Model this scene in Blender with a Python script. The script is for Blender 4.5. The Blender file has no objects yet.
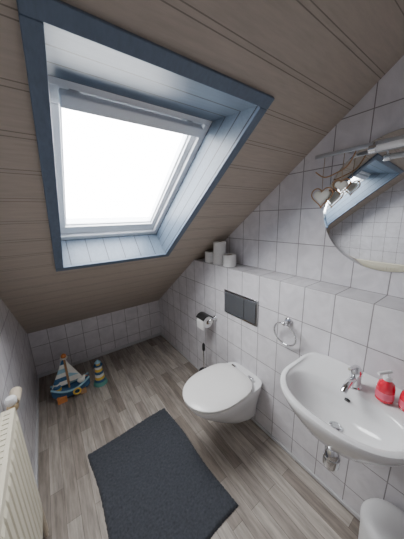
import bpy, bmesh, math, random
from mathutils import Vector, Matrix
random.seed(4)
S=bpy.context.scene
# ---------------------------------------------------------------- materials
def newmat(name):
    m=bpy.data.materials.new(name); m.use_nodes=True
    nt=m.node_tree; b=nt.nodes['Principled BSDF']
    return m,nt,b
def N(nt,t,**k):
    n=nt.nodes.new(t)
    for a,v in k.items(): setattr(n,a,v)
    return n
def math_(nt,op,a,b=None,c=None):
    n=nt.nodes.new('ShaderNodeMath'); n.operation=op
    for i,v in enumerate((a,b,c)):
        if v is None: continue
        if isinstance(v,(int,float)): n.inputs[i].default_value=v
        else: nt.links.new(v,n.inputs[i])
    return n.outputs[0]
def mixc(nt,f,a,b,bt='MIX'):
    n=nt.nodes.new('ShaderNodeMix'); n.data_type='RGBA'; n.blend_type=bt
    for i,v in ((0,f),(6,a),(7,b)):
        if isinstance(v,(int,float)): n.inputs[i].default_value=v
        elif isinstance(v,tuple): n.inputs[i].default_value=(*v,1)
        else: nt.links.new(v,n.inputs[i])
    return n.outputs[2]
def mat(name,col,rough=.5,metal=0,var=.06,scale=25,bump=0,spec=.5,coat=0,trans=0):
    m,nt,b=newmat(name)
    no=N(nt,'ShaderNodeTexNoise'); no.inputs['Scale'].default_value=scale; no.inputs['Detail'].default_value=4
    tc=N(nt,'ShaderNodeTexCoord'); nt.links.new(tc.outputs['Object'],no.inputs['Vector'])
    c=mixc(nt,no.outputs['Fac'],tuple(x*(1-var) for x in col),tuple(min(1,x*(1+var)) for x in col))
    nt.links.new(c,b.inputs['Base Color'])
    b.inputs['Roughness'].default_value=rough; b.inputs['Metallic'].default_value=metal
    b.inputs['Specular IOR Level'].default_value=spec
    b.inputs['Coat Weight'].default_value=coat
    b.inputs['Transmission Weight'].default_value=trans
    if bump:
        bp=N(nt,'ShaderNodeBump'); bp.inputs['Strength'].default_value=bump; bp.inputs['Distance'].default_value=.005
        nt.links.new(no.outputs['Fac'],bp.inputs['Height']); nt.links.new(bp.outputs[0],b.inputs['Normal'])
    return m
def tile_mat(name,axu,axv,ou,ov,bw=.15,rh=.2,decor=False):
    m,nt,b=newmat(name)
    g=N(nt,'ShaderNodeNewGeometry'); sp=N(nt,'ShaderNodeSeparateXYZ'); nt.links.new(g.outputs['Position'],sp.inputs[0])
    u=math_(nt,'ADD',sp.outputs[axu],ou); v=math_(nt,'ADD',sp.outputs[axv],ov)
    cb=N(nt,'ShaderNodeCombineXYZ'); nt.links.new(u,cb.inputs[0]); nt.links.new(v,cb.inputs[1])
    br=N(nt,'ShaderNodeTexBrick'); br.offset=0; br.squash=1
    nt.links.new(cb.outputs[0],br.inputs['Vector'])
    for k,val in (('Scale',1),('Mortar Size',.0025),('Mortar Smooth',.25),('Brick Width',bw),('Row Height',rh),('Bias',0)): br.inputs[k].default_value=val
    br.inputs['Color1'].default_value=(.715,.695,.72,1); br.inputs['Color2'].default_value=(.77,.75,.775,1)
    br.inputs['Mortar'].default_value=(.31,.29,.295,1)
    no=N(nt,'ShaderNodeTexNoise'); no.inputs['Scale'].default_value=9; no.inputs['Detail'].default_value=6; no.inputs['Distortion'].default_value=1.5
    nt.links.new(g.outputs['Position'],no.inputs['Vector'])
    r=N(nt,'ShaderNodeMapRange'); nt.links.new(no.outputs['Fac'],r.inputs[0]); r.inputs[1].default_value=.35; r.inputs[2].default_value=.7; r.inputs[3].default_value=.90; r.inputs[4].default_value=1.05
    c=mixc(nt,1.0,br.outputs['Color'],r.outputs[0],'MULTIPLY')
    if decor:
        fu=math_(nt,'FLOOR',math_(nt,'DIVIDE',u,bw)); fv=math_(nt,'FLOOR',math_(nt,'DIVIDE',v,rh))
        cc=N(nt,'ShaderNodeCombineXYZ'); nt.links.new(fu,cc.inputs[0]); nt.links.new(fv,cc.inputs[1])
        wn=N(nt,'ShaderNodeTexWhiteNoise'); wn.noise_dimensions='3D'; nt.links.new(cc.outputs[0],wn.inputs['Vector'])
        on=math_(nt,'GREATER_THAN',wn.outputs['Value'],.72)
        lu=math_(nt,'SUBTRACT',math_(nt,'FRACT',math_(nt,'DIVIDE',u,bw)),.5); lv=math_(nt,'SUBTRACT',math_(nt,'FRACT',math_(nt,'DIVIDE',v,rh)),.5)
        d=math_(nt,'SQRT',math_(nt,'ADD',math_(nt,'MULTIPLY',lu,lu),math_(nt,'MULTIPLY',math_(nt,'MULTIPLY',lv,lv),3)))
        n2=N(nt,'ShaderNodeTexNoise'); n2.inputs['Scale'].default_value=55; nt.links.new(g.outputs['Position'],n2.inputs['Vector'])
        dd=math_(nt,'ADD',d,math_(nt,'MULTIPLY',math_(nt,'SUBTRACT',n2.outputs['Fac'],.5),1.6))
        k=math_(nt,'LESS_THAN',dd,.27)
        f=math_(nt,'MULTIPLY',math_(nt,'MULTIPLY',k,on),.45)
        c=mixc(nt,f,c,(.42,.45,.47))
    nt.links.new(c,b.inputs['Base Color'])
    b.inputs['Roughness'].default_value=.22
    bp=N(nt,'ShaderNodeBump'); bp.invert=True; bp.inputs['Strength'].default_value=.5; bp.inputs['Distance'].default_value=.002
    nt.links.new(br.outputs['Fac'],bp.inputs['Height']); nt.links.new(bp.outputs[0],b.inputs['Normal'])
    return m
def line_mat(name,col,kind,pitch,w,off=0,rough=.5,dark=.45,two=None,var=.12,fine=0):
    """painted / laminated boards with grooves"""
    m,nt,b=newmat(name)
    g=N(nt,'ShaderNodeNewGeometry'); sp=N(nt,'ShaderNodeSeparateXYZ'); nt.links.new(g.outputs['Position'],sp.inputs[0])
    x,y,z=sp.outputs
    if kind=='x': c0=x
    elif kind=='s': c0=math_(nt,'SUBTRACT',math_(nt,'MULTIPLY',y,.8),math_(nt,'MULTIPLY',math_(nt,'SUBTRACT',z,2.3505),.6))
    elif kind=='o': c0=math_(nt,'ADD',math_(nt,'MULTIPLY',y,.6),math_(nt,'MULTIPLY',math_(nt,'SUBTRACT',z,2.3505),.8))
    fr=math_(nt,'FRACT',math_(nt,'DIVIDE',math_(nt,'ADD',c0,off+10*pitch),pitch))
    l1=math_(nt,'LESS_THAN',fr,w/pitch)
    k=l1
    if two:
        l2=math_(nt,'COMPARE',fr,two/pitch,w*.5/pitch); k=math_(nt,'MAXIMUM',l1,l2)
    mp=N(nt,'ShaderNodeMapping'); nt.links.new(g.outputs['Position'],mp.inputs[0])
    mp.inputs['Scale'].default_value=(1.5,14,14) if kind!='x' else (14,6,6)
    no=N(nt,'ShaderNodeTexNoise'); no.inputs['Scale'].default_value=6; no.inputs['Detail'].default_value=8; no.inputs['Roughness'].default_value=.6; nt.links.new(mp.outputs[0],no.inputs['Vector'])
    rr=N(nt,'ShaderNodeMapRange'); nt.links.new(no.outputs['Fac'],rr.inputs[0]); rr.inputs[1].default_value=.3; rr.inputs[2].default_value=.7
    c=mixc(nt,rr.outputs[0],tuple(q*(1-var) for q in col),tuple(q*(1+var) for q in col))
    c=mixc(nt,math_(nt,'MULTIPLY',k,1-dark),c,tuple(q*.12 for q in col))
    nt.links.new(c,b.inputs['Base Color']); b.inputs['Roughness'].default_value=rough
    bp=N(nt,'ShaderNodeBump'); bp.invert=True; bp.inputs['Strength'].default_value=.5; bp.inputs['Distance'].default_value=.004
    nt.links.new(k,bp.inputs['Height']); nt.links.new(bp.outputs[0],b.inputs['Normal'])
    return m
def floor_mat():
    m,nt,b=newmat('laminate_floor')
    g=N(nt,'ShaderNodeNewGeometry'); sp=N(nt,'ShaderNodeSeparateXYZ'); nt.links.new(g.outputs['Position'],sp.inputs[0])
    cb=N(nt,'ShaderNodeCombineXYZ'); nt.links.new(math_(nt,'ADD',sp.outputs[1],.3),cb.inputs[0]); nt.links.new(math_(nt,'ADD',sp.outputs[0],.264),cb.inputs[1])
    def brick(c1,c2,w,h,mort,off):
        br=N(nt,'ShaderNodeTexBrick'); br.offset=off; br.offset_frequency=2
        nt.links.new(cb.outputs[0],br.inputs['Vector'])
        for k,val in (('Scale',1),('Mortar Size',mort),('Mortar Smooth',.1),('Brick Width',w),('Row Height',h),('Bias',0)): br.inputs[k].default_value=val
        br.inputs['Color1'].default_value=(*c1,1); br.inputs['Color2'].default_value=(*c2,1); br.inputs['Mortar'].default_value=(.12,.10,.085,1)
        return br
    br=brick((.225,.19,.16),(.47,.425,.375),.52,.066,.0009,.37)
    mp=N(nt,'ShaderNodeMapping'); nt.links.new(g.outputs['Position'],mp.inputs[0]); mp.inputs['Scale'].default_value=(22,2.2,1)
    no=N(nt,'ShaderNodeTexNoise'); no.inputs['Scale'].default_value=2; no.inputs['Detail'].default_value=8; no.inputs['Roughness'].default_value=.65; nt.links.new(mp.outputs[0],no.inputs['Vector'])
    rp=N(nt,'ShaderNodeMapRange'); nt.links.new(no.outputs['Fac'],rp.inputs[0]); rp.inputs[1].default_value=.3; rp.inputs[2].default_value=.7; rp.inputs[3].default_value=.56; rp.inputs[4].default_value=1.38
    c=mixc(nt,1.0,br.outputs['Color'],rp.outputs[0],'MULTIPLY')
    nt.links.new(c,b.inputs['Base Color']); b.inputs['Roughness'].default_value=.38
    bp=N(nt,'ShaderNodeBump'); bp.invert=True; bp.inputs['Strength'].default_value=.3; bp.inputs['Distance'].default_value=.001
    nt.links.new(br.outputs['Fac'],bp.inputs['Height']); nt.links.new(bp.outputs[0],b.inputs['Normal'])
    return m
M={}
M['ceramic']=mat('white_ceramic',(.80,.80,.80),.12,coat=.4,var=.02)
M['lid']=mat('toilet_seat_plastic',(.78,.77,.75),.25,var=.02)
M['chrome']=mat('chrome',(.75,.76,.78),.12,1,var=.03)
M['brushed']=mat('brushed_steel',(.55,.56,.58),.3,1,var=.05)
M['glassdark']=mat('dark_plate',(.22,.23,.25),.18,.6,var=.05)
M['white']=mat('white_plastic',(.80,.80,.80),.35,var=.03)
M['pvc']=mat('window_pvc',(.80,.82,.85),.35,var=.02)
M['paper']=mat('toilet_paper',(.87,.86,.84),.9,var=.05,scale=80,bump=.2)
M['card']=mat('cardboard',(.35,.25,.16),.9)
M['black']=mat('black_plastic',(.02,.02,.02),.35)
M['cream']=mat('radiator_enamel',(.76,.71,.56),.3,var=.02)
M['brass']=mat('brass_valve',(.55,.42,.25),.35,.9)
M['tapepipe']=mat('pipe_paint',(.55,.47,.36),.5)
M['blue']=mat('blue_lacquer',(.04,.13,.26),.5,var=.15)
M['lblue']=mat('light_blue_lacquer',(.30,.52,.62),.5,var=.15)
M['green']=mat('green_lacquer',(.10,.30,.25),.5,var=.15)
M['yellow']=mat('yellow_lacquer',(.78,.52,.08),.5,var=.15)
M['orange']=mat('orange_lacquer',(.66,.24,.07),.5,var=.15)
M['wood']=mat('toy_wood',(.42,.24,.12),.6,var=.25)
M['offw']=mat('whitewashed_wood',(.80,.79,.72),.6,var=.1)
M['soap']=mat('red_soap',(.80,.015,.05),.12,var=.15,coat=.5)
M['pink']=mat('pink_label',(.85,.14,.22),.4)
M['trim']=line_mat('window_trim_blue',(.125,.17,.235),'x',5,.0,rough=.45)
M['lin_o']=line_mat('window_lining_blue',(.105,.142,.19),'o',.058,.0045,off=.0,rough=.42,dark=0)
M['lin_x']=line_mat('window_lining_blue_low',(.105,.142,.19),'x',.105,.0045,rough=.42,dark=0)
M['ceil']=line_mat('ceiling_boards',(.45,.385,.32),'s',.128,.0028,two=.017,rough=.5,dark=.42,var=.09)
M['floor']=floor_mat()
M['tx']=tile_mat('wall_tiles_side',1,2,.017,.07)
M['txd']=tile_mat('wall_tiles_side_decor',1,2,.017,.07,decor=True)
M['ty']=tile_mat('wall_tiles_end',0,2,.264,.07)
M['tl']=tile_mat('ledge_tiles',1,0,.017,-1.067,rh=.166)
M['base']=mat('baseboard_white',(.55,.55,.56),.4)
m,nt,b=newmat('mirror_silver'); b.inputs['Metallic'].default_value=1; b.inputs['Roughness'].default_value=.015; b.inputs['Base Color'].default_value=(.86,.88,.89,1); M['mirror']=m
m,nt,b=newmat('window_glass')
tr=N(nt,'ShaderNodeBsdfTransparent'); gl=N(nt,'ShaderNodeBsdfGlossy'); gl.inputs['Roughness'].default_value=.02
mx=N(nt,'ShaderNodeMixShader'); mx.inputs[0].default_value=.05
nt.links.new(tr.outputs[0],mx.inputs[1]); nt.links.new(gl.outputs[0],mx.inputs[2]); nt.links.new(mx.outputs[0],nt.nodes['Material Output'].inputs[0]); M['glass']=m
# rug
m,nt,b=newmat('rug_pile'); tc=N(nt,'ShaderNodeTexCoord'); no=N(nt,'ShaderNodeTexNoise'); no.inputs['Scale'].default_value=90; nt.links.new(tc.outputs['Object'],no.inputs['Vector'])
n2=N(nt,'ShaderNodeTexNoise'); n2.inputs['Scale'].default_value=7; nt.links.new(tc.outputs['Object'],n2.inputs['Vector'])
c=mixc(nt,no.outputs['Fac'],(.018,.021,.028),(.105,.112,.128)); c=mixc(nt,math_(nt,'MULTIPLY',n2.outputs['Fac'],.5),c,(.060,.066,.078))
nt.links.new(c,b.inputs['Base Color']); b.inputs['Roughness'].default_value=1; b.inputs['Specular IOR Level'].default_value=.1; b.inputs['Sheen Weight'].default_value=.15; M['rug']=m

# ---------------------------------------------------------------- mesh helpers
def root(name,loc):
    e=bpy.data.objects.new(name,None); S.collection.objects.link(e); e.location=loc; e.empty_display_size=.1
    return e
def mk(name,verts,faces,m,parent=None,smooth=False,bevel=0,mats=None):
    me=bpy.data.meshes.new(name); me.from_pydata([tuple(v) for v in verts],[],faces); me.update()
    bm=bmesh.new(); bm.from_mesh(me); bmesh.ops.recalc_face_normals(bm,faces=bm.faces); bm.to_mesh(me); bm.free()
    o=bpy.data.objects.new(name,me); S.collection.objects.link(o)
    for q in (mats or [m]): me.materials.append(q)
    if parent:
        o.parent=parent; o.matrix_parent_inverse=Matrix.Translation(-Vector(parent.location))
    if smooth:
        for p in me.polygons: p.use_smooth=True
        try:
            me.set_sharp_from_angle(angle=math.radians(42))
        except Exception: pass
    if bevel:
        bv=o.modifiers.new('b','BEVEL'); bv.width=bevel; bv.segments=3; bv.limit_method='ANGLE'
        for p in me.polygons: p.use_smooth=True
        wn=o.modifiers.new('w','WEIGHTED_NORMAL')
    return o
HF=[(0,1,3,2),(4,6,7,5),(0,4,5,1),(2,3,7,6),(0,2,6,4),(1,5,7,3)]
def hexa(name,p,m,parent=None,bevel=0): return mk(name,p,HF,m,parent,bevel=bevel)
def box(name,lo,hi,m,parent=None,bevel=0):
    v=[(x,y,z) for x in (lo[0],hi[0]) for y in (lo[1],hi[1]) for z in (lo[2],hi[2])]
    return mk(name,v,HF,m,parent,bevel=bevel)
def P(x,s,o): return Vector((x,.8*s+.6*o,2.3505-.6*s+.8*o))
def sbox(name,x0,x1,s0,s1,o0,o1,m,parent=None,bevel=0):
    v=[P(x,s,o) for x in (x0,x1) for s in (s0,s1) for o in (o0,o1)]
    return mk(name,v,HF,m,parent,bevel=bevel)
def loft(name,rings,m,parent=None,cap0=True,cap1=True,smooth=True,subs=0):
    n=len(rings[0]); v=[p for r in rings for p in r]; f=[]
    for i in range(len(rings)-1):
        for j in range(n):
            k=(j+1)%n; f.append((i*n+j,i*n+k,(i+1)*n+k,(i+1)*n+j))
    if cap0: f.append(tuple(range(n)))
    if cap1: f.append(tuple(range((len(rings)-1)*n,len(rings)*n)))
    return mk(name,v,f,m,parent,smooth=smooth)
def circ(c,r,u,w,n=32): return [c+u*(r*math.cos(a))+w*(r*math.sin(a)) for a in [2*math.pi*i/n for i in range(n)]]
def frame(d):
    d=d.normalized(); a=Vector((0,0,1)) if abs(d.z)<.9 else Vector((1,0,0)); u=d.cross(a).normalized(); return u,d.cross(u)
def cyl(name,p0,p1,r,m,parent=None,r1=None,n=32,bev=.0):
    p0=Vector(p0);p1=Vector(p1);u,w=frame(p1-p0); r1=r if r1 is None else r1; d=(p1-p0).normalized()
    if bev: R=[circ(p0,r-bev,u,w,n),circ(p0+d*bev,r,u,w,n),circ(p1-d*bev,r1,u,w,n),circ(p1,r1-bev,u,w,n)]
    else: R=[circ(p0,r,u,w,n),circ(p1,r1,u,w,n)]
    return loft(name,R,m,parent)
def lathe(name,c,prof,m,parent=None,n=40,cap=True):
    c=Vector(c); return loft(name,[circ(c+Vector((0,0,z)),max(r,.0004),Vector((1,0,0)),Vector((0,1,0)),n) for r,z in prof],m,parent,cap,cap)
def tube(name,pts,r,m,parent=None,n=14,closed=False,radii=None):
    pts=[Vector(p) for p in pts]; R=[]; u=None; L=len(pts)
    for i,p in enumerate(pts):
        if closed: d=(pts[(i+1)%L]-pts[i-1]).normalized()
        else: d=(pts[min(i+1,L-1)]-pts[max(i-1,0)]).normalized()
        if u is None: u,w=frame(d)
        else: u=(u-d*u.dot(d)).normalized(); w=d.cross(u)
        R.append(circ(p,radii[i] if radii else r,u,w,n))
    if closed: R.append(R[0]); return loft(name,R,m,parent,False,False)
    return loft(name,R,m,parent)
def bez(pts,k=8):
    """catmull-rom smoothing"""
    p=[Vector(q) for q in pts]; p=[p[0]]+p+[p[-1]]; o=[]
    for i in range(1,len(p)-2):
        for j in range(k):
            t=j/k; a,b_,c_,d=p[i-1],p[i],p[i+1],p[i+2]
            o.append(.5*((2*b_)+(c_-a)*t+(2*a-5*b_+4*c_-d)*t*t+(3*b_-a-3*c_+d)*t**3))
    o.append(p[-2]); return o
def sphere(name,c,r,m,parent=None,sc=(1,1,1)):
    c=Vector(c); R=[]
    for i in range(1,16):
        a=math.pi*i/16; R.append([c+Vector((sc[0]*r*math.sin(a)*math.cos(b2),sc[1]*r*math.sin(a)*math.sin(b2),-sc[2]*r*math.cos(a))) for b2 in [2*math.pi*j/24 for j in range(24)]])
    return loft(name,R,m,parent)
def prism(name,poly,x0,x1,mats,pick=None,extra=()):
    """polygon in YZ extruded along X (several allowed through extra)"""
    v=[];f=[]
    for (pl,a,b2) in [(poly,x0,x1)]+list(extra):
        n=len(pl); o=len(v)
        v+=[(a,y,z) for y,z in pl]+[(b2,y,z) for y,z in pl]
        f.append(tuple(o+i for i in range(n))); f.append(tuple(o+n+i for i in reversed(range(n))))
        for i in range(n): j=(i+1)%n; f.append((o+i,o+j,o+n+j,o+n+i))
    ob=mk(name,v,f,None,mats=mats)
    if pick:
        for p in ob.data.polygons: p.material_index=pick(p)
    return ob
# ---------------------------------------------------------------- room shell
W,W2,L,D,LED,KN=1.07,1.23,-.264,2.49,1.13,.483
YB=-1.0
prof=[(YB,0),(D,0),(D,KN),(-.1327,2.45),(YB,2.45)]
prism('wall_left',prof,L-.1,L,[M['tx']])
lp=[(YB,0),(D,0),(D,KN),(1.6273,LED),(YB,LED)]
def pk(p):
    if p.normal.z>.9: return 1
    return 2 if p.center.z>1.2 and abs(p.normal.x)>.9 else 0
prism('wall_right',lp,W,W2,[M['tx'],M['tl'],M['txd']],pk,extra=[(prof,W2,W2+.1)])
prism('wall_back',[(D,0),(D+.1,0),(D+.1,KN-.075),(D,KN)],L-.1,W2+.1,[M['ty']])
box('wall_front',(L-.1,YB-.1,0),(W2+.1,YB,2.45),M['ty'])
box('floor',(L-.1,YB-.1,-.1),(W2+.1,D+.1,0),M['floor'])
# ceiling: slope (with roof-window opening) + flat part, one mesh
hx0,hx1,hs0,hs1=.040,.735,.748,1.861
cv=[];cf=[]
def addhex(p):
    o=len(cv); cv.extend(p); cf.extend([tuple(o+i for i in q) for q in HF])
xa,xb,sa,sb,T=L-.1,W2+.1,-.1657,3.2375,.26
for (x0,x1,s0,s1) in ((xa,xb,sa,hs0),(xa,xb,hs1,sb),(xa,hx0,hs0,hs1),(hx1,xb,hs0,hs1)):
    addhex([P(x,s,o) for x in (x0,x1) for s in (s0,s1) for o in (0,T)])
addhex([Vector((x,y,z)) for x in (xa,xb) for y in (YB-.1,-.1327) for z in (2.45,2.66)])
mk('ceiling',cv,cf,M['ceil'])
# baseboards
box('baseboard_back',(L,D-.012,0),(W,D,.035),M['base'],bevel=.003)
box('baseboard_right',(W-.010,YB,0),(W,D-.012,.022),M['base'],bevel=.003)
box('baseboard_left',(L,YB,0),(L+.012,D-.012,.035),M['base'],bevel=.003)
# ---------------------------------------------------------------- roof window
wd=root('window_1',P(.385,1.3,0))
A=dict(x0=.067,x1=.708,s0=.768,s1=1.828); B=dict(x0=.078,x1=.698,s0=.957,s1=1.838)
def lin(name,c,m):  # c: 4 (x,s,o) front0,front1,rear0,rear1 + outward offset vec (dx,ds)
    (f0,f1,r0,r1),(dx,ds)=c
    off=lambda q:(q[0]+dx,q[1]+ds,q[2])
    pts=[P(*f0),P(*off(f0)),P(*f1),P(*off(f1)),P(*r0),P(*off(r0)),P(*r1),P(*off(r1))]
    hexa(name,pts,m,wd)
o1=.176
lin('lining_top',(((A['x0'],A['s0'],0),(A['x1'],A['s0'],0),(B['x0'],B['s0'],o1),(B['x1'],B['s0'],o1)),(0,-.015)),M['lin_o'])
lin('lining_bottom',(((A['x0'],A['s1'],0),(A['x1'],A['s1'],0),(B['x0'],B['s1'],o1),(B['x1'],B['s1'],o1)),(0,.015)),M['lin_x'])
lin('lining_left',(((A['x0'],A['s0']-.01,0),(A['x0'],A['s1'],0),(B['x0'],B['s0']-.01,o1),(B['x0'],B['s1'],o1)),(-.015,0)),M['lin_o'])
lin('lining_right',(((A['x1'],A['s0']-.01,0),(A['x1'],A['s1'],0),(B['x1'],B['s0']-.01,o1),(B['x1'],B['s1'],o1)),(.015,0)),M['lin_o'])
tx0,tx1,ts0,ts1=.028,.748,.728,1.868
sbox('trim_top',tx0,tx1,ts0,A['s0'],-.014,0,M['trim'],wd,.003)
sbox('trim_bottom',tx0,tx1,A['s1'],ts1,-.014,0,M['trim'],wd,.003)
sbox('trim_left',tx0,A['x0'],A['s0'],A['s1'],-.014,0,M['trim'],wd,.003)
sbox('trim_right',A['x1'],tx1,A['s0'],A['s1'],-.014,0,M['trim'],wd,.003)
def ring(name,x0,x1,s0,s1,wx,ws,o0,oo,m):
    sbox(name+'_top',x0,x1,s0,s0+ws,o0,oo,m,wd,.004); sbox(name+'_bottom',x0,x1,s1-ws,s1,o0,oo,m,wd,.004)
    sbox(name+'_left',x0,x0+wx,s0+ws,s1-ws,o0,oo,m,wd,.004); sbox(name+'_right',x1-wx,x1,s0+ws,s1-ws,o0,oo,m,wd,.004)
ring('frame',.042,.712,.925,1.858,.042,.055,.176,.27,M['pvc'])
ring('sash',.084,.670,.980,1.803,.030,.066,.196,.262,M['pvc'])
ring('glazing_bead',.112,.642,1.044,1.739,.010,.010,.210,.225,M['pvc'])
sbox('pane',.105,.650,1.04,1.745,.228,.234,M['glass'],wd)
sbox('vent_bar',.11,.655,.985,1.030,.150,.184,M['pvc'],wd,.006)
sbox('vent_bar_bracket',.14,.17,.985,1.020,.180,.200,M['pvc'],wd)
sbox('vent_bar_bracket_2',.58,.61,.985,1.020,.180,.200,M['pvc'],wd)
# ---------------------------------------------------------------- outline for sanitary ware
def outline(xf,xb2,hw,z,yc,xc=None,nb=5,nf=2.1,n=64):
    """front (small x) elliptic, back (large x) squarish"""
    if xc is None: xc=xf+(xb2-xf)*.55
    r=[]
    for i in range(n):
        a=2*math.pi*i/n; c,s=math.cos(a),math.sin(a)
        e=nb if c>0 else nf; ax=(xb2-xc) if c>0 else (xc-xf)
        r.append(Vector((xc+ax*math.copysign(abs(c)**(2/e),c),yc+hw*math.copysign(abs(s)**(2/e),s),z)))
    return r
# toilet
TY=.955
to=root('wall_hung_toilet',(.8,TY,.4))
loft('bowl',[outline(.95,1.069,.080,.095,TY),outline(.88,1.069,.100,.105,TY),outline(.79,1.069,.112,.145,TY),outline(.70,1.069,.124,.215,TY),outline(.625,1.069,.143,.285,TY),outline(.572,1.069,.160,.345,TY),outline(.557,1.069,.167,.385,TY),outline(.562,1.069,.165,.398,TY)],M['ceramic'],to)
loft('seat',[outline(.545,.985,.174,.400,TY,.77,3.2),outline(.539,.989,.178,.404,TY,.77,3.2),outline(.539,.989,.178,.413,TY,.77,3.2),outline(.545,.985,.174,.416,TY,.77,3.2)],M['lid'],to)
loft('lid',[outline(.542,.985,.175,.419,TY,.77,3.2),outline(.535,.989,.180,.422,TY,.77,3.2),outline(.535,.989,.180,.429,TY,.77,3.2),outline(.543,.984,.173,.434,TY,.77,3.2),outline(.60,.93,.12,.437,TY,.77,3),outline(.70,.85,.04,.438,TY,.77,3)],M['lid'],to)
for dy in (-.08,.08):
    cyl('hinge',(1.0,TY+dy-.02,.415),(1.0,TY+dy+.02,.415),.013,M['chrome'],to,bev=.002)
# flush plate
fp=root('flush_plate',(W,1.045,.87))
box('frame',(W-.010,.885,.777),(W,1.210,.961),M['chrome'],fp,.003)
box('button_large',(W-.015,1.003,.792),(W-.010,1.196,.946),M['glassdark'],fp,.002)
box('button_small',(W-.015,.899,.792),(W-.010,.999,.946),M['glassdark'],fp,.002)
# ---------------------------------------------------------------- washbasin
SY=.276; DZ=-.024
sk=root('washbasin',(.85,SY,.82))
O=lambda xf,xb2,hw,z,xc=.86,nb=6,nf=2.3: outline(xf,xb2,hw,z+DZ,SY,xc,nb,nf,96)
loft('bowl',[O(.79,.93,.055,.668),O(.75,.98,.095,.674),O(.712,1.069,.158,.705),O(.676,1.069,.215,.768),O(.662,1.069,.232,.800),O(.657,1.069,.239,.820),O(.660,1.069,.237,.828),O(.668,1.066,.230,.831),
 O(.682,1.050,.219,.829),O(.686,1.040,.217,.825,.86,5),O(.693,.925,.207,.821,.82,2.6),O(.700,.915,.199,.812,.82,2.5),O(.713,.905,.183,.775,.82,2.3),O(.733,.895,.150,.733,.82,2.1),O(.768,.875,.090,.708,.82,2),O(.80,.845,.022,.700,.82,2)],M['ceramic'],sk)
lathe('drain',(.822,SY,.7+DZ),[(.024,0),(.024,.004),(.019,.005),(.016,.001)],M['chrome'],sk)
cyl('drain_plug',(.822,SY,.701+DZ),(.822,SY,.709+DZ),.014,M['chrome'],sk,bev=.002)
cyl('overflow',(.9005,SY,.778+DZ),(.907,SY,.782+DZ),.010,M['black'],sk)
fx=.955
lathe('faucet_base',(fx,SY,.820+DZ),[(.027,0),(.027,.006),(.022,.010),(.021,.055),(.023,.060),(.023,.075),(.018,.085),(.006,.088)],M['chrome'],sk)
tube('faucet_spout',bez([(fx-.01,SY,.862+DZ),(fx-.05,SY,.868+DZ),(fx-.085,SY,.862+DZ),(fx-.105,SY,.848+DZ)]),.012,M['chrome'],sk)
tube('faucet_lever',bez([(fx,SY,.905+DZ),(fx-.02,SY,.918+DZ),(fx-.055,SY,.932+DZ),(fx-.075,SY,.937+DZ)]),.006,M['chrome'],sk)
cyl('lever_knob',(fx,SY,.895+DZ),(fx,SY,.915+DZ),.018,M['chrome'],sk,r1=.013,bev=.003)
cyl('tailpiece',(.822,SY,.55),(.822,SY,.648),.016,M['chrome'],sk)
lathe('bottle_trap',(.822,SY,.48),[(.01,0),(.028,.004),(.031,.012),(.031,.05),(.027,.052),(.027,.085),(.02,.095)],M['chrome'],sk)
tube('waste_pipe',[(.84,SY,.555),(.9,SY,.555),(1.069,SY,.555)],.015,M['chrome'],sk)
cyl('wall_rosette',(1.055,SY,.555),(1.069,SY,.555),.034,M['chrome'],sk,bev=.004)
for dy in (-.1,.1):
    cyl('angle_valve',(1.03,SY+dy,.50),(1.069,SY+dy,.50),.013,M['chrome'],sk)
    tube('supply_hose',bez([(1.03,SY+dy,.505),(1.02,SY+dy*.9,.58),(.98,SY+dy*.4,.62),(.965,SY+dy*.2,.66)]),.005,M['brushed'],sk)
# soap bottles
def bottle(loc,h,r,m,name='soap_dispenser',rot=0):
    e=root(name,loc); x,y,z=loc
    lathe('body',loc,[(r*.8,0),(r,.006),(r,h*.55),(r*.85,h*.72),(r*.42,h*.82),(r*.40,h*.86)],m,e)
    cyl('label',(x,y,z+h*.15),(x,y,z+h*.42),r+.0008,M['pink'],e)
    cyl('collar',(x,y,z+h*.84),(x,y,z+h*.95),r*.5,M['white'],e,bev=.001)
    cyl('stem',(x,y,z+h*.95),(x,y,z+h*1.12),.004,M['white'],e)
    dx,dy=math.cos(rot),math.sin(rot)
    tube('pump_head',[(x-.01*dx,y-.01*dy,z+h*1.15),(x+.01*dx,y+.01*dy,z+h*1.15),(x+.04*dx,y+.04*dy,z+h*1.13)],.006,M['white'],e)
bottle((.962,.178,.800),.105,.028,M['soap'],rot=2.6)
bottle((.972,.112,.800),.095,.026,M['soap'],rot=3.3)
# ---------------------------------------------------------------- mirror
mi=root('round_mirror',(W2,.31,1.53))
MC=Vector((W2,.31,1.53)); ux=Vector((-1,0,0)); uy=Vector((0,1,0)); uz=Vector((0,0,1))
loft('backing',[circ(MC,.292,uy,uz,96),circ(MC+ux*.006,.292,uy,uz,96)],M['brushed'],mi)
loft('glass',[circ(MC+ux*.0062,.291,uy,uz,96),circ(MC+ux*.008,.290,uy,uz,96),circ(MC+ux*.011,.272,uy,uz,96)],M['mirror'],mi)
# mirror lamp
ml=root('mirror_lamp',(W2,.3,1.77))
box('rail',(1.165,-.10,1.765),(1.178,.64,1.783),M['brushed'],ml,.003)
for y in (.08,.50): cyl('bracket',(1.172,y,1.775),(W2,y,1.775),.009,M['chrome'],ml)
for y in (-.05,.40):
    cyl('lamp_holder',(1.135,y-.028,1.748),(1.135,y,1.748),.016,M['chrome'],ml,bev=.003)
    tube('lamp_arm',bez([(1.135,y-.014,1.755),(1.15,y-.014,1.775),(1.17,y-.014,1.775)]),.005,M['chrome'],ml)
cyl('tube_lamp',(1.135,-.05,1.748),(1.135,.372,1.748),.0125,M['white'],ml)
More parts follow.
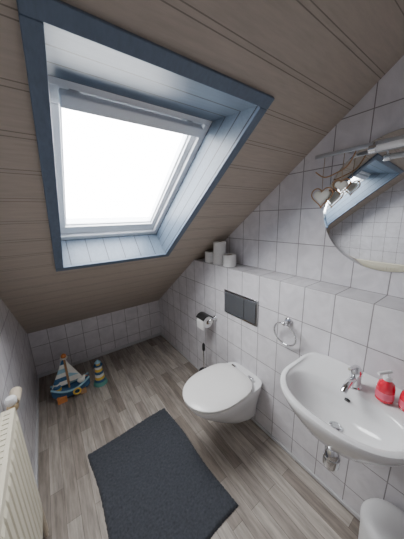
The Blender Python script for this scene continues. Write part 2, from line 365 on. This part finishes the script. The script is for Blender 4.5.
# heart ornaments
def heart(name,c,sz,m,parent,flat=None,r=.0035):
    pts=[]
    for i in range(48):
        t=2*math.pi*i/48; a=16*math.sin(t)**3; b2=13*math.cos(t)-5*math.cos(2*t)-2*math.cos(3*t)-math.cos(4*t)
        pts.append(Vector((c[0],c[1]+a/32*sz,c[2]+b2/32*sz)))
    if flat:
        cc=Vector(c)+Vector((0,0,.05*sz)); sh=lambda k,d:[cc+(p-cc)*k+Vector((d,0,0)) for p in pts]
        return loft(name,[sh(.85,-flat),sh(1,-flat*.5),sh(1,flat*.5),sh(.85,flat)],m,parent)
    return tube(name,pts,r,m,parent,8,True)
ho=root('hanging_heart_ornament',(1.172,.55,1.70))
for (y,z,s,mm) in ((.592,1.585,.105,'offw'),(.505,1.625,.075,'offw')):
    heart('heart_wire',(1.172,y,z),s*1.0,M['wood'],ho,None,.003)
    heart('heart',(1.172,y,z),s*.72,M[mm],ho,.009)
    tube('string',[(1.172,y,z+.2*s),(1.171,y+.002,(z+1.76)/2),(1.170,y,1.7635)],.0016,M['card'],ho,6)
tube('twig_garland',bez([(1.176,.635,1.705),(1.178,.59,1.675),(1.178,.54,1.685),(1.176,.49,1.71),(1.172,.46,1.763)]),.003,M['wood'],ho,8)
# ---------------------------------------------------------------- towel ring
tr_=root('towel_ring',(W,.66,.88))
ty=.662
cyl('rosette',(W-.012,ty,.905),(W,ty,.905),.022,M['chrome'],tr_,bev=.003)
cyl('post',(W-.045,ty,.905),(W-.01,ty,.905),.009,M['chrome'],tr_)
sphere('knuckle',(W-.045,ty,.903),.013,M['chrome'],tr_)
tube('ring',[(W-.045+.012*(1-math.cos(a)),ty+.070*math.sin(a),.833+.070*math.cos(a)) for a in [2*math.pi*i/48 for i in range(48)]],.0055,M['chrome'],tr_,10,True)
# toilet-paper holder
th=root('toilet_paper_holder',(W,1.40,.66))
def roll(name,c,axis,r,h,parent):
    c=Vector(c); a=Vector(axis); u,w=frame(a); p=lambda k,q: circ(c+a*k,q,u,w,40)
    loft(name,[p(-h/2,.019),p(-h/2,r-.003),p(-h/2+.003,r),p(h/2-.003,r),p(h/2,r-.003),p(h/2,.019),p(-h/2,.019)],M['paper'],parent,False,False)
    loft('core',[p(-h/2+.0005,.0188),p(h/2-.0005,.0188),p(h/2-.0005,.0172),p(-h/2+.0005,.0172),p(-h/2+.0005,.0188)],M['card'],parent,False,False)
rc=(1.005,1.40,.645)
roll('paper_roll',rc,(0,1,0),.05,.098,th)
tube('arm',bez([(W,1.33,.675),(1.03,1.33,.675),(1.005,1.335,.66),(1.005,1.345,.645),(1.005,1.40,.645),(1.005,1.455,.645)]),.006,M['chrome'],th)
cyl('rosette',(W-.01,1.33,.675),(W,1.33,.675),.022,M['chrome'],th,bev=.002)
fl=[];
for i in range(13):
    a=math.radians(20+i*11); fl.append([Vector((rc[0]+q*math.cos(a),yy,rc[2]+q*math.sin(a))) for q,yy in ((.056,1.345),(.056,1.455),(.059,1.455),(.059,1.345))])
loft('cover_flap',fl,M['black'],th)
box('paper_sheet',(.9545,1.352,.585),(.956,1.448,.645),M['paper'],th)
# rolls on the ledge
tg=root('toilet_roll_stack',(1.14,1.34,LED))
for c in ((1.125,1.452,LED+.045),(1.125,1.345,LED+.045),(1.13,1.225,LED+.045),(1.122,1.332,LED+.135)):
    roll('toilet_roll',c,(0,0,1),.05,.09,tg)
# toilet brush
tb=root('toilet_brush',(.985,1.40,0))
lathe('holder',(.985,1.40,0),[(.045,0),(.05,.01),(.052,.15),(.048,.155),(.046,.15),(.044,.02)],M['ceramic'],tb)
cyl('handle',(.985,1.40,.03),(.985,1.40,.40),.007,M['chrome'],tb)
lathe('knob',(.985,1.40,.36),[(.008,0),(.013,.01),(.013,.06),(.006,.075)],M['black'],tb)
lathe('lid',(.985,1.40,.155),[(.047,0),(.045,.01),(.010,.02)],M['black'],tb)
# ---------------------------------------------------------------- rug
def rug():
    nx,ny=120,170; w,h=.57,.80; v=[];f=[]
    for j in range(ny+1):
        for i in range(nx+1):
            u=i/nx-.5; t=j/ny-.5
            e=min(1,min((.5-abs(u))*w,(.5-abs(t))*h)/.012)
            z=.001+.019*math.sqrt(max(0,e))+ (random.random()-.5)*.007*(e>0)
            jx=(random.random()-.5)*.004; 
            x=u*w+jx+.006*math.sin(t*9); y=t*h+(random.random()-.5)*.004+.006*math.sin(u*5)
            v.append((x,y,max(z,.0008)))
    for j in range(ny):
        for i in range(nx): a=j*(nx+1)+i; f.append((a,a+1,a+nx+2,a+nx+1))
    o=mk('bath_rug',v,f,M['rug'],smooth=False)
    for p in o.data.polygons: p.use_smooth=True
    o.location=(.314,.985,.001); o.rotation_euler=(0,0,math.radians(2))
rug()
# ---------------------------------------------------------------- radiator
ra=root('panel_radiator',(L,.6,.5))
x0,x1,y0,y1,z0,z1=L+.020,L+.060,.15,1.05,.20,.775
def ribbed(name,xbase,dirn):
    v=[];f=[];K=20; pts=[]
    pitch=(y1-y0)/K
    for i in range(K):
        for q,d in ((0,0),(.14,0),(.26,.0042),(.86,.0042),(.98,0)): pts.append((y0+(i+q)*pitch,d))
    pts.append((y1,0))
    rows=[(z0,0),(z0+.03,0),(z0+.045,1),(z1-.045,1),(z1-.03,0),(z1,0)]
    for z,k in rows:
        for y,d in pts: v.append((xbase+dirn*d*k,y,z))
    n=len(pts)
    for j in range(len(rows)-1):
        for i in range(n-1): a=j*n+i; f.append((a,a+1,a+n+1,a+n))
    o=mk(name,v,f,M['cream'],ra); so=o.modifiers.new('s','SOLIDIFY'); so.thickness=.002
ribbed('front_panel',x1,1)
box('rear_panel',(x0,y0,z0),(x0+.012,y1,z1-.005),M['cream'],ra,.002)
box('side_cap',(x0,y1-.002,z0+.01),(x1+.003,y1+.002,z1),M['cream'],ra,.001)
box('side_cap_near',(x0,y0-.002,z0+.01),(x1+.003,y0+.002,z1),M['cream'],ra,.001)
for i in range(36):
    yy=y0+i*(y1-y0)/36; box('grille_bar',(x0,yy,z1-.003),(x1+.001,yy+.021,z1),M['cream'],ra)
box('grille_rail',(x1-.010,y0,z1-.006),(x1+.003,y1,z1+.001),M['cream'],ra,.001); box('grille_rail_back',(x0,y0,z1-.006),(x0+.010,y1,z1+.001),M['cream'],ra,.001)
for y in (.3,.9): box('wall_bracket',(L,y,.3),(x0,y+.03,.7),M['cream'],ra)
ym=y1+.05; xm=(x0+x1)/2+.007
cyl('valve_union',(xm,y1,.745),(xm,ym,.745),.013,M['brass'],ra)
sphere('valve_body',(xm,ym,.745),.021,M['brass'],ra)
cyl('valve_bonnet',(xm,ym,.745),(xm,ym+.035,.745),.014,M['brass'],ra)
cyl('thermostat_sleeve',(xm,ym+.03,.745),(xm+.004,ym+.11,.747),.022,M['tapepipe'],ra,bev=.003)
lathe('thermostat_head',(xm,ym,.760),[(.014,0),(.019,.006),(.020,.024),(.016,.033),(.008,.036)],M['white'],ra)
tube('supply_pipe',bez([(xm,ym,.74),(xm,ym,.60),(xm,ym,.3),(xm,ym,.0)]),.009,M['tapepipe'],ra)
cyl('return_union',(xm,y1,.235),(xm,y1+.03,.235),.012,M['brass'],ra)
tube('return_pipe',[(xm,y1+.028,.24),(xm,y1+.028,.1),(xm,y1+.028,0)],.008,M['tapepipe'],ra)
# ---------------------------------------------------------------- toy boat
tbt=root('wooden_toy_boat',(.0,2.03,0)); by=2.03
hr=[]
for i in range(17):
    t=i/16; x=-.15+t*.29; w=.055*math.sin(math.pi*(.12+.76*t))**.7; zt=.085+.05*(2*t-1)**2; zb=.012+.045*(2*t-1)**4
    hr.append([Vector((x,by+w*.45,zb)),Vector((x,by+w,(zt+zb)/2+.01)),Vector((x,by+w*1.02,zt)),Vector((x,by-w*1.02,zt)),Vector((x,by-w,(zt+zb)/2+.01)),Vector((x,by-w*.45,zb))])
loft('hull',hr,M['blue'],tbt)
tube('gunwale_front',[r[3]+Vector((0,0,.003)) for r in hr],.008,M['lblue'],tbt); tube('gunwale_back',[r[2]+Vector((0,0,.003)) for r in hr],.008,M['lblue'],tbt)
box('keel_stand',(-.12,by-.06,0),(-.05,by+.045,.05),M['orange'],tbt,.004); box('keel_stand_2',(.05,by-.05,0),(.10,by+.04,.05),M['wood'],tbt,.004)
cyl('mast',(-.02,by,.08),(-.02,by,.385),.008,M['wood'],tbt)
sphere('masthead',(-.02,by,.395),.020,M['orange'],tbt)
cyl('masthead_brim',(-.02,by,.374),(-.02,by,.380),.028,M['offw'],tbt)
def tri(name,a,b2,c,m,th=.004):
    q=[Vector(a),Vector(b2),Vector(c)]; d=Vector((0,th,0)); return mk(name,[p-d for p in q]+[p+d for p in q],[(0,1,2),(5,4,3),(0,3,4,1),(1,4,5,2),(2,5,3,0)],m,tbt)
def band(name,z0_,z1_,m):
    hw=lambda z:.115*(1-(z-.13)/.25)
    v=[(-.028-hw(z)*k*1.0,by+dd,z) for z in (z0_,z1_) for k in (0,1) for dd in (-.004,.004)]
    mk(name,v,HF,m,tbt)
for i,mm in enumerate(('offw','blue','offw','lblue','offw','blue')): band('sail_band',.13+i*.038,.13+(i+1)*.038,M[mm])
tri('jib',(-.01,by,.35),(-.01,by,.14),(.090,by,.14),M['offw']); tri('jib_stripe',(-.008,by,.23),(-.008,by,.19),(.066,by,.19),M['lblue'],.0055)
z=.095
for i,mm in enumerate(('yellow','blue')):
    cyl('sailor_ring',(-.105,by,z),(-.105,by,z+.024),.030-.0025*i,M[mm],tbt,bev=.004); z+=.024
sphere('sailor_head',(-.105,by,z+.016),.020,M['offw'],tbt); cyl('sailor_cap',(-.105,by,z+.024),(-.105,by,z+.042),.022,M['blue'],tbt,r1=.012)
sphere('gull_body',(.075,by-.03,.135),.024,M['offw'],tbt,(1.3,.8,1)); sphere('gull_head',(.098,by-.033,.162),.014,M['offw'],tbt)
cyl('gull_beak',(.108,by-.035,.162),(.130,by-.038,.158),.005,M['orange'],tbt,r1=.001)
tube('lifebuoy',[(.03+.026*math.cos(a),by-.066,.065+.026*math.sin(a)) for a in [2*math.pi*i/24 for i in range(24)]],.007,M['yellow'],tbt,10,True)
# toy lighthouse next to it
lh=root('toy_lighthouse',(.225,2.03,0)); lxx=.225
cyl('rock_base',(lxx,by,0),(lxx,by,.035),.062,M['green'],lh,r1=.054,bev=.005); z=.035
for i,mm in enumerate(('blue','yellow','offw','blue','yellow','offw')):
    cyl('tower_band',(lxx,by,z),(lxx,by,z+.026),.046-.003*i,M[mm],lh,r1=.0435-.003*i); z+=.026
cyl('gallery',(lxx,by,z),(lxx,by,z+.007),.038,M['blue'],lh,bev=.002)
cyl('lantern',(lxx,by,z+.007),(lxx,by,z+.032),.018,M['yellow'],lh)
cyl('roof',(lxx,by,z+.032),(lxx,by,z+.058),.027,M['lblue'],lh,r1=.004)
# ---------------------------------------------------------------- waste bin
wb=root('waste_bin',(.945,.075,0))
lathe('body',(.945,.075,0),[(.085,0),(.09,.01),(.10,.24),(.10,.25)],M['white'],wb)
lathe('lid',(.945,.075,.25),[(.103,0),(.104,.012),(.098,.026),(.07,.040),(.02,.046)],M['white'],wb)
# ---------------------------------------------------------------- light
w=bpy.data.worlds.new('overcast_sky'); S.world=w; w.use_nodes=True; nt=w.node_tree; bg=nt.nodes['Background']
tc=N(nt,'ShaderNodeTexCoord'); sp=N(nt,'ShaderNodeSeparateXYZ'); nt.links.new(tc.outputs['Generated'],sp.inputs[0])
nt.links.new(mixc(nt,math_(nt,'MAXIMUM',sp.outputs[2],0.0),(.93,.95,.97),(.97,.98,1.0)),bg.inputs[0]); bg.inputs[1].default_value=24.5
ld=bpy.data.lights.new('window_portal','AREA'); ld.shape='RECTANGLE'; ld.size=.56; ld.size_y=.74; ld.cycles.is_portal=True
lo=bpy.data.objects.new('window_portal',ld); S.collection.objects.link(lo)
lx=Vector((1,0,0)); lz=Vector((0,.6,.8)); ly=lz.cross(lx)
lo.matrix_world=Matrix.Translation(P(.377,1.39,.275))@Matrix((lx,ly,lz)).transposed().to_4x4()
# ---------------------------------------------------------------- camera
f=220.0
fw=Vector((.562,.793,-.2308)).normalized(); up=Vector((.157,.171,.9726)); rt=fw.cross(up).normalized(); up=rt.cross(fw)
cd=bpy.data.cameras.new('camera'); cam=bpy.data.objects.new('camera',cd); S.collection.objects.link(cam)
cam.matrix_world=Matrix.Translation((0,0,1.5))@Matrix((rt,up,-fw)).transposed().to_4x4()
cd.sensor_width=36; cd.sensor_fit='AUTO'; cd.lens=f/539*36; cd.clip_start=.01
S.camera=cam
